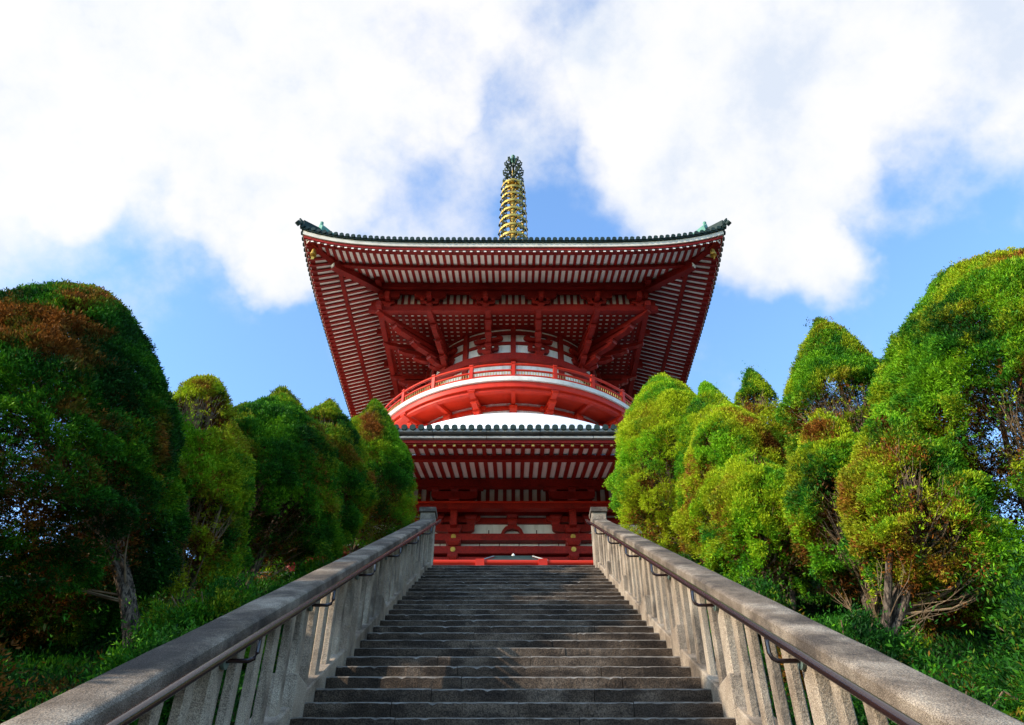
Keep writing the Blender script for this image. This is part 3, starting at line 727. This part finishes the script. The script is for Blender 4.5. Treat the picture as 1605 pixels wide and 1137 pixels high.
# ------------------------------------------------------------------ vegetation
def quads_mesh(name, V, F_tint, mat, parent=None, nv=4):
    n = len(V)//nv; me = bpy.data.meshes.new(name)
    me.vertices.add(len(V)); me.vertices.foreach_set('co', V.astype(np.float32).ravel())
    me.loops.add(len(V)); me.loops.foreach_set('vertex_index', np.arange(len(V), dtype=np.int32))
    me.polygons.add(n); me.polygons.foreach_set('loop_start', np.arange(0, len(V), nv, dtype=np.int32)); me.polygons.foreach_set('loop_total', np.full(n, nv, dtype=np.int32))
    me.update(calc_edges=True)
    at = me.attributes.new('tint', 'FLOAT_COLOR', 'FACE')
    at.data.foreach_set('color', np.concatenate([F_tint, np.ones((n, 1))], 1).astype(np.float32).ravel())
    me.materials.append(mat)
    o = bpy.data.objects.new(name, me); col.objects.link(o); o.parent = parent; return o
def unit(a): return a/np.maximum(1e-6, np.linalg.norm(a, axis=1))[:, None]
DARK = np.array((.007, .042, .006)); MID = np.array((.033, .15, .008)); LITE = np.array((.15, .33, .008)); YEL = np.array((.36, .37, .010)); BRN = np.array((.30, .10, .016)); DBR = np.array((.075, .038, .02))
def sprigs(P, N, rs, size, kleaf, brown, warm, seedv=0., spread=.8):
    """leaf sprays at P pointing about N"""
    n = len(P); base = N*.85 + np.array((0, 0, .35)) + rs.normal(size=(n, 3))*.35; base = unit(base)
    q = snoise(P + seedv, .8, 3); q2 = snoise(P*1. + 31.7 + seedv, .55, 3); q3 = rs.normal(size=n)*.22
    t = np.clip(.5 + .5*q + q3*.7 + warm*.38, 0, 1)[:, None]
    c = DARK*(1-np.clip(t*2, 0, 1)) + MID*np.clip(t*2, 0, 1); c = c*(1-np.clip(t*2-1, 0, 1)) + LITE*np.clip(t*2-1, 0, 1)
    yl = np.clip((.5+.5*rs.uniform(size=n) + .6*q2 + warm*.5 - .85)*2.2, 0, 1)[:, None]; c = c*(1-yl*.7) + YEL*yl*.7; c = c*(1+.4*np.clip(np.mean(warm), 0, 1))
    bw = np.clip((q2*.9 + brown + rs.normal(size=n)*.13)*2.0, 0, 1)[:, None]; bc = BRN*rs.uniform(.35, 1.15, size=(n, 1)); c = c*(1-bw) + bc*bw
    allV = []; allC = []
    for k in range(kleaf):
        d = unit(base + rs.normal(size=(n, 3))*spread*.55); s = unit(np.cross(d, rs.normal(size=(n, 3))))
        L = size*rs.uniform(.65, 1.5, size=(n, 1)); Wd = L*rs.uniform(.11, .20, size=(n, 1))
        o = P + rs.normal(size=(n, 3))*size*.45
        V = np.stack([o, o + d*L*.55 + s*Wd, o + d*L, o + d*L*.5 - s*Wd], 1)
        allV.append(V.reshape(-1, 3)); allC.append(np.clip(c*rs.uniform(.75, 1.25, size=(n, 1)), 0, 1))
    return np.concatenate(allV), np.concatenate(allC)
def make_tree(name, label, x, y, ztop, zbot, Rr, seed, n=26000, size=.031, brown=-.6, warm=0., pexp=1.8, pw=1., trunk=None, hole=-.75, holebot=.5, lean=(0, 0), lump=.10, bare=(), wide=.28, patch=(), see=()):
    rs = np.random.RandomState(seed); gz = ground_z(x, y)
    root = empty(name, (x, y, gz), label, 'tree', 'clipped conifers beside the stairs')
    H = ztop - zbot
    def prof(h):
        up = np.clip((h-wide)/(1-wide), 0, 1); dn = np.clip(h/wide, 0, 1)
        return Rr*np.where(h > wide, np.maximum(0, 1-up**pexp)**pw, .45+.55*np.sin(dn*math.pi/2))
    m = int(n*1.35)
    h = rs.uniform(0, 1, size=m*3)**.93; keep = rs.uniform(size=m*3)*Rr*1.05 < prof(h)+.12*Rr; h = h[keep][:m]; m = len(h)
    th = rs.uniform(0, 2*math.pi, size=m); r = prof(h)
    e = .01; dr = (prof(np.clip(h+e, 0, 1))-prof(np.clip(h-e, 0, 1)))/(2*e*H)
    Nn = unit(np.stack([np.cos(th), np.sin(th), -np.clip(dr, -3, 3)], 1))
    P = np.stack([r*np.cos(th), r*np.sin(th), h*H], 1)
    W_ = P + np.array((x, y, zbot))
    K = int(2*math.pi*Rr*H/(.33**2)); ci = rs.choice(m, K, replace=False); Cc = P[ci] - Nn[ci]*.10; rc = rs.uniform(.7, 1.35, size=K)*.17
    F1 = np.full(m, 9.); near = np.zeros(m, int)
    for q in range(0, m, 20000):
        dd = np.linalg.norm(P[q:q+20000, None, :]-Cc[None], axis=2)/rc; near[q:q+20000] = dd.argmin(1); F1[q:q+20000] = dd.min(1)
    low = np.clip(1.5-h*1.6, .35, 1.3)
    disp = lump*low*Rr**.5*(1.25*snoise(W_, .75, 2)+.55*snoise(W_+5., 2.6, 2)) - np.abs(rs.normal(size=m))**1.5*.06
    cl = np.clip(low-.22, .12, 1.); disp = disp - cl*.15*np.clip(F1-.35, 0, 1.6)**1.3
    bumpN = unit(P-Cc[near]+1e-4); ctone = rs.normal(size=K)[near]*.30
    stray = rs.uniform(size=m) < .035; disp = disp + stray*rs.uniform(.02, .11, size=m)*np.clip(low, .35, 1)
    deep = rs.uniform(size=m) < .16; disp = np.where(deep, -rs.uniform(.10, .45, size=m)*Rr*.6, disp)
    P = P + Nn*disp[:, None]
    hn = snoise(W_ + seed*3.1, .62, 3)
    thr = hole + holebot*np.clip(1-h*1.6, 0, 1)
    drop = ((hn < thr) & (rs.uniform(size=m) < .93)) | ((F1 > 1.05) & (rs.uniform(size=m) < .85*cl))
    def angd(t, az): return np.abs((t-az+math.pi) % (2*math.pi)-math.pi)
    def in_bare(hh, tt, Q):
        d = np.zeros(len(hh), bool)
        for (h0, h1, az, wd) in bare:                    # bare hollows (height range, direction, width)
            lim = 1 + .40*snoise(Q+9., 1.1, 2)
            d |= (np.abs(hh-(h0+h1)/2) < (h1-h0)/2*lim) & (angd(tt, az) < wd*lim)
        for (a, dv, rad) in see:                         # gaps that go right through the crown
            a = np.array(a); dv = np.array(dv)/np.linalg.norm(dv); q = Q-a; d |= np.linalg.norm(q-(q@dv)[:, None]*dv, axis=1) < rad*(1+.5*snoise(Q, 2.2, 2))
        return d
    drop |= in_bare(h, th, W_) & (rs.uniform(size=m) < .95)
    br = np.full(m, brown); 
    for (h0, az, dh, dw, amt) in patch: br = br + amt*np.exp(-((h-h0)/dh)**2-(angd(th, az)/dw)**2)
    Nn = unit(Nn + bumpN*(1.3*cl)[:, None]*(~deep)[:, None]); ctone = ctone[~drop]; P = P[~drop]; Nn = Nn[~drop]; br = br[~drop]; hk = h[~drop]; dk = deep[~drop]
    P[:, 0] += lean[0]*(P[:, 2]/H); P[:, 1] += lean[1]*(P[:, 2]/H)
    Wp = P + np.array((x, y, zbot))
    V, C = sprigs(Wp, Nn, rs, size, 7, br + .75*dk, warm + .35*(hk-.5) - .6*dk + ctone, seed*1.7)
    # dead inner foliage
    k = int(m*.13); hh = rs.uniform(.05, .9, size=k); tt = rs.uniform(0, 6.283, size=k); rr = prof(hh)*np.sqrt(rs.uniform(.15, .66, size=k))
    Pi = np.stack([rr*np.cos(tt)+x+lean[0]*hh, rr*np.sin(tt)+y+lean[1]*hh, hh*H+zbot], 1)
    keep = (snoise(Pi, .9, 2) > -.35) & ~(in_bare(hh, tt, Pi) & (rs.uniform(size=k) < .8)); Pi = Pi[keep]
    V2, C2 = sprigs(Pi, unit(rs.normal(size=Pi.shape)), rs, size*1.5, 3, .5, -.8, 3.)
    V = np.concatenate([V, V2]); C = np.concatenate([C, C2*.42])  # inner sprays darkened in colour to deepen the shade within the crown
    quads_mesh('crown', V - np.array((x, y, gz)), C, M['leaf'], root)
    # trunk, limbs and twigs
    tx, ty = trunk or (x, y); tg = ground_z(tx, ty); rt = .05+.02*Rr
    mb = MB(); pts = []; nn = 12
    for i in range(nn):
        f = i/(nn-1); px = tx+(x+lean[0]*.7-tx)*min(1, f*1.5)**1.4 + .05*math.sin(f*9+seed); py = ty+(y-ty)*min(1, f*1.5) + .05*math.cos(f*8+seed*2)
        pts.append(Vector((px-x, py-y, tg-.3+(ztop-.45-tg+.3)*f-gz)))
    fine = []
    for a, b in zip(pts, pts[1:]): fine += [a.lerp(b, q/4) for q in range(4)]
    fine.append(pts[-1]); nf = len(fine)
    mb.tube(fine, [rt*(1.3-.3*min(1, i/4))*(1-.85*i/(nf-1)) for i in range(nf)], 14); nmain = len(mb.v)
    random.seed(seed+500)
    for q in range(1 if seed == 11 else 3 if Rr > 1.2 else 2):                 # forked stems
        az = random.uniform(0, 6.283); i0 = random.choice((3, 5, 7, 9)); hh = random.uniform(.35, .6); re = Rr*random.uniform(.4, .65); a = fine[i0]
        b = Vector((re*math.cos(az), re*math.sin(az), zbot+hh*H-gz)); m1 = a.lerp(b, .45)+Vector((random.uniform(-.06, .06), random.uniform(-.06, .06), .10))
        mb.tube([a, a.lerp(m1, .5)+Vector((.02, 0, 0)), m1, m1.lerp(b, .5)+Vector((0, .03, .03)), b], [rt*.72, rt*.6, rt*.5, rt*.36, rt*.2], 9)
    for i, v in enumerate(mb.v[:nmain]):                  # stringy ridged bark
        k = i % 14; a = .20*math.sin(k*2.7+seed+v[2]*2)+.14*math.sin(k*5.1+v[2]*5)+.08*math.sin(v[2]*19+k); c0 = fine[min(nf-1, i//14)]
        mb.v[i] = (c0.x+(v[0]-c0.x)*(1+a), c0.y+(v[1]-c0.y)*(1+a), v[2])
    mb.build('trunk', M['bark'], root, True)
    mb = MB(); random.seed(seed)
    ts = [random.uniform(.3, .9) for i in range(60 if Rr < 1.2 else 110)]
    azs = [None]*len(ts)
    for (h0, h1, az, wd) in bare:                         # more, forked, where the shell is open
        for q in range(int(15*min(1.6, wd*Rr/.6))): ts.append(((h0+h1)/2*H+zbot-tg-.35)/(ztop-.45-tg+.3)); azs.append((az+random.uniform(-wd, wd), (h0+h1)/2+random.uniform(-.02, .16)))
    for f, ab in zip(ts, azs):
        f = min(.93, max(.12, f+random.uniform(-.12, .06))); idx = f*(nn-1); a = pts[int(idx)].lerp(pts[min(nn-1, int(idx)+1)], idx % 1)
        hz = a.z+gz-zbot; hh = min(.94, max(.05, hz/H+random.uniform(.06, .25))); az = random.uniform(0, 6.283)
        if ab: az, hh = ab[0], min(.94, ab[1])
        re = float(prof(np.array([hh]))[0])*random.uniform(.66, .90)
        b = Vector((re*math.cos(az)+lean[0]*hh, re*math.sin(az)+lean[1]*hh, zbot+hh*H-gz))
        mid = a.lerp(b, .5)+Vector((random.uniform(-.08, .08), random.uniform(-.08, .08), -.12*Rr)); r0 = random.uniform(.005, .014)
        mb.tube([a, a.lerp(mid, .55), mid, mid.lerp(b, .55)+Vector((random.gauss(0, .02), random.gauss(0, .02), -.03)), b], [r0, r0*.85, r0*.7, r0*.5, r0*.25], 5, False)
        for _ in range(5):
            s0 = mid.lerp(b, random.uniform(0, .7)); e0 = s0.lerp(b, random.uniform(.5, 1.))+Vector((random.gauss(0, .07), random.gauss(0, .07), random.gauss(.02, .07)))
            mb.tube([s0, s0.lerp(e0, .5)+Vector((random.gauss(0, .02), random.gauss(0, .02), random.gauss(0, .02))), e0], [r0*.45, r0*.33, r0*.18], 4, False)
    mb.build('branches', M['twig'], root)
    return root
PI = math.pi
# left row, nearest first; negative warm paints shade into the leaf colour
make_tree('conifer', 'tallest shaded conifer on the left, a brown patch under its rounded top', -4.88, 6.7, 7.88, 3.75, 1.60, 11, 105000, brown=-.5, warm=-.65, pexp=2.0, pw=.85, trunk=(-3.12, 6.9), lean=(-.15, 0), hole=-.78, holebot=.25, lump=.08, patch=[(.62, -1.45, .12, .75, 1.25), (.45, -.9, .12, .25, .8), (.2, -.8, .1, .3, .7)],
          see=[((-4.25, 6.1, 5.62), (-.55, .79, .5), .07), ((-4.5, 6.1, 5.9), (-.6, .79, .55), .06), ((-4.0, 6.1, 5.1), (-.5, .79, .42), .045)])
make_tree('conifer', 'second conifer on the left, open shell showing pale forked branches and yellowish leaves', -4.15, 8.4, 7.85, 4.75, .95, 12, 42000, brown=-.40, warm=.75, pexp=2.2, hole=-.6, holebot=.3, trunk=(-3.7, 8.5), bare=[(.64, .84, -1.15, .7), (.20, .32, -.9, .8)], lump=.14)
make_tree('conifer', 'third conifer on the left, dense dark green with a smooth pointed top', -3.65, 9.8, 8.66, 5.75, 1.28, 13, 52000, brown=-.5, warm=-.15, pexp=1.65, hole=-1.0, holebot=.2, patch=[(.3, -1.2, .1, .5, .5)])
make_tree('conifer', 'fourth conifer on the left, with a yellow lit cap over a bare hollow', -3.3, 11.3, 9.52, 6.5, .95, 14, 36000, brown=-.42, warm=.2, pexp=2., hole=-1.0, holebot=.2, bare=[(.70, .79, -1.9, .8)])
make_tree('conifer', 'fifth conifer on the left, beside the top newel, with a bright green tip', -2.88, 13.1, 10.72, 7.35, 1.04, 15, 42000, brown=-.55, warm=.15, pexp=1.8, hole=-1.2, holebot=.1, patch=[(.72, -1.3, .1, .5, .5)])
# unseen conifers added outside the frame so their shade covers the lower steps
make_tree('conifer', 'unseen conifer added beyond the left edge of the picture, shading the middle steps', -5.2, 3.3, 6.2, 1.9, 1.5, 16, 22000, size=.08, warm=-.4)
make_tree('conifer', 'unseen conifer added furthest down the left bank, shading the lowest steps', -5.3, .2, 4.8, .6, 1.5, 17, 22000, size=.08, warm=-.4)
# right row, farthest first
make_tree('conifer', 'bright yellow green conifer on the right touching the top newel of the balustrade', 3.2, 13.1, 11.42, 7.4, 1.24, 21, 62000, brown=-.66, warm=1.0, pexp=2.2, pw=.82, hole=-1.1, holebot=.45, lump=.12, bare=[(.22, .34, -1.6, .35)], patch=[(.35, -2.4, .08, .4, .5)])
make_tree('conifer', 'small pointed conifer top on the right, just behind the bright one', 3.78, 12.2, 10.56, 7.0, .95, 22, 32000, brown=-.5, warm=.9, pexp=2.0, hole=-1., holebot=.3)
make_tree('conifer', 'slim conifer on the right with a dome cap standing on bare stems', 4.3, 11.1, 10.08, 6.6, .78, 23, 26000, brown=-.5, warm=.6, pexp=1.9, hole=-.9, holebot=.3, bare=[(.68, .78, 0, 3.2)])
make_tree('conifer', 'rounded light green conifer on the right with orange tipped sprays', 3.45, 10.4, 8.80, 6.0, .92, 24, 42000, brown=-.5, warm=.85, pexp=2.2, pw=.85, hole=-.9, holebot=.6, lump=.17, patch=[(.55, -1.0, .07, .5, .8)])
make_tree('conifer', 'tall conifer on the right, its green cone above a ring of bare branches', 4.74, 9.0, 9.42, 5.2, 1.08, 25, 56000, brown=-.55, warm=.25, pexp=1.75, wide=.34, hole=-.85, holebot=.5, lump=.13, bare=[(.46, .60, -1.6, 2.4), (.3, .42, -2.2, .6)], see=[((4.35, 8.4, 7.7), (.38, .79, .62), .16)])
make_tree('conifer', 'low ragged conifer with light green shoots, beside the middle of the right balustrade', 3.15, 8.9, 7.0, 4.95, .70, 26, 26000, brown=-.45, warm=.75, pexp=2.2, hole=-.7, holebot=.6, lump=.2)
make_tree('conifer', 'low open conifer on the right, mixed green and rusty, under the bare branched cone', 3.85, 8.0, 7.05, 4.6, .72, 27, 28000, brown=-.45, warm=.5, pexp=1.9, hole=-.6, holebot=.6, lump=.2, bare=[(.15, .3, -1.9, .8)])
make_tree('conifer', 'low conifer on the right with a rusty orange shoulder and peeling pale trunk', 4.05, 7.0, 6.42, 3.95, .74, 28, 28000, brown=-.5, warm=.55, pexp=1.9, trunk=(3.2, 7.0), hole=-.55, holebot=.55, lump=.2, bare=[(.45, .62, -1.9, .5)], patch=[(.78, -1.3, .1, .8, .9), (.22, -1.5, .12, .8, .55)])
make_tree('conifer', 'largest conifer on the right, a high green dome rising out of the frame', 6.02, 7.2, 8.80, 4.6, 1.85, 29, 120000, brown=-.6, warm=.2, pexp=2.2, pw=.85, trunk=(5.2, 7.4), hole=-.8, holebot=.75, lump=.13, patch=[(.36, -2.1, .07, .4, 1.0)], bare=[(.18, .36, -2.2, .35), (.12, .26, -1.3, .6)], see=[((4.9, 6.2, 5.75), (.5, .8, .42), .12), ((5.5, 6.2, 5.6), (.6, .8, .38), .14), ((4.55, 6.2, 5.5), (.5, .8, .40), .1)])

def shrub(label, x, y, rx, rz, seed, n=5000, warm=0., brown=-.8, size=.036, group='low shrubs under the conifers'):
    rs = np.random.RandomState(seed); gz = ground_z(x, y)
    v = unit(rs.normal(size=(n, 3))); v[:, 2] = np.abs(v[:, 2]); rr = rs.uniform(.72, 1.0, size=n)[:, None]
    P = v*rr*np.array((rx, rx*.9, rz)); P = P*(1+.34*snoise(P+seed, 1.5, 3)+.10*rs.normal(size=n)**2*(rs.uniform(size=n) < .2))[:, None]
    W_ = P+np.array((x, y, gz)); V, C = sprigs(W_, v, rs, size, 3, brown, warm, seed, 1.2)
    root = empty('shrub', (x, y, gz), label, 'shrub', group)
    quads_mesh('foliage', V-np.array((x, y, gz)), C, M['leaf'], root)
    mb = MB(); random.seed(seed)
    for i in range(16):
        a = random.uniform(0, 6.28); f = random.uniform(.3, .85); mb.tube([(0, 0, -.1), (rx*f*.4*math.cos(a), rx*f*.4*math.sin(a), rz*.4), (rx*f*math.cos(a), rx*f*math.sin(a), rz*.8)], [.014, .01, .005], 4, False)
    mb.build('stems', M['twig'], root)
SH = [(-2.2, 3.3, .55, .55, .5, 'leafy green shrub at the lower end of the left balustrade'),
      (-2.35, 4.5, .50, .50, .0, 'dark shrub left of the balustrade, second one up the slope'),
      (-2.6, 5.8, .50, .55, .2, 'shrub at the foot of the pale trunk beside the left balustrade'),
      (-2.75, 7.1, .60, .72, .7, 'round bright leaved shrub behind the left coping, under the second conifer'),
      (-2.4, 8.6, .45, .55, .6, 'small light green shrub against the upper left coping'),
      (-2.5, 10.2, .50, .60, .2, 'shrub beneath the third conifer on the left'),
      (-3.9, 5.0, .80, .90, -.4, 'wide shaded shrub under the tallest left conifer'),
      (-3.6, 3.6, .8, .8, -.2, 'broad dark shrub at the lower left edge of the planting'),
      (-4.9, 8.0, .8, 1.0, -.1, 'shrub filling the gap behind the first two left conifers'),
      (-2.3, 11.8, .45, .5, .4, 'little shrub by the top of the left balustrade'),
      (2.35, 3.4, .55, .60, .0, 'low dark shrub at the lower end of the right balustrade'),
      (2.5, 4.9, .6, .55, -.2, 'dark green shrub beside the right balustrade, below the pale trunk'),
      (3.5, 4.6, .8, .8, .1, 'broad leafy shrub in the lower right corner'),
      (4.3, 5.7, .9, 1.0, -.1, 'tall loose olive shrub under the largest right conifer'),
      (2.7, 6.4, .55, .6, .0, 'shrub with rusty twigs close to the right coping'),
      (2.5, 8.0, .5, .55, .1, 'green shrub behind the right coping near its middle'),
      (2.5, 9.6, .5, .55, .0, 'dark shrub between trunks beside the upper right coping'),
      (2.5, 11.4, .5, .5, .1, 'small dark shrub by the top of the right balustrade'),
      (5.6, 5.9, .9, .9, -.3, 'shaded shrub at the right edge of the planting'),
      (5.6, 9.4, .9, 1.1, -.2, 'dark shrub behind the right hand trees')]
for i, (x, y, rx, rz, wm, lb) in enumerate(SH): shrub(lb, x, y, rx, rz, 50+i, int(15000*rx/.6), wm-.6, (-.75, -.45, -.3, -.6, -.5)[i % 5] if i != 14 else -.1)
# clipped hedge at the terrace edge on both sides
for sgn, lb in ((-1, 'long low hedge at the terrace edge behind the left hand trees'), (1, 'long low hedge at the terrace edge beyond the right hand trees')):
    rs = np.random.RandomState(77+sgn); n = 26000
    X = rs.uniform(4.6, 17, size=n); u = rs.uniform(0, 1, size=n); y_ = 15.0+rs.uniform(-.5, .5, size=n); z_ = TZ+rs.uniform(.0, .95, size=n)
    top = u < .4; z_ = np.where(top, TZ+.95, z_); y_ = np.where(~top, np.where(rs.uniform(size=n) < .8, 14.5, 15.5), y_)
    P = np.stack([sgn*X, y_, z_], 1); Nn = np.where(top[:, None], np.array((0, 0, 1.)), np.array((0, -1., .2)))
    P = P + Nn*(.10*snoise(P, .8, 3))[:, None]; V, C = sprigs(P, unit(Nn), rs, .07, 3, -.8, -.2, 5., 1.2)
    root = empty('hedge', (sgn*11, 15, TZ), lb, 'hedge', 'hedges along the terrace edge'); quads_mesh('foliage', V-np.array((sgn*11, 15, TZ)), C, M['leaf'], root)
# ground cover on the banks
rs = np.random.RandomState(9); n = 110000
X = rs.uniform(1.66, 7.5, size=n)*np.where(rs.uniform(size=n) < .5, -1, 1); Yg = rs.uniform(.5, 13.2, size=n)
Zg = np.array([ground_z(a, b) for a, b in zip(X, Yg)]); P = np.stack([X, Yg, Zg+rs.uniform(0, .10, size=n)], 1)
V, C = sprigs(P, np.tile(np.array((0, 0, 1.)), (n, 1)), rs, .05, 3, -.25, -1.0, 2., 1.3)
gc = quads_mesh('ground_cover', V, C, M['leaf']); tag(gc, 'low leafy ground cover and grass on the banks beside the stairs', 'ground cover', kind='stuff')
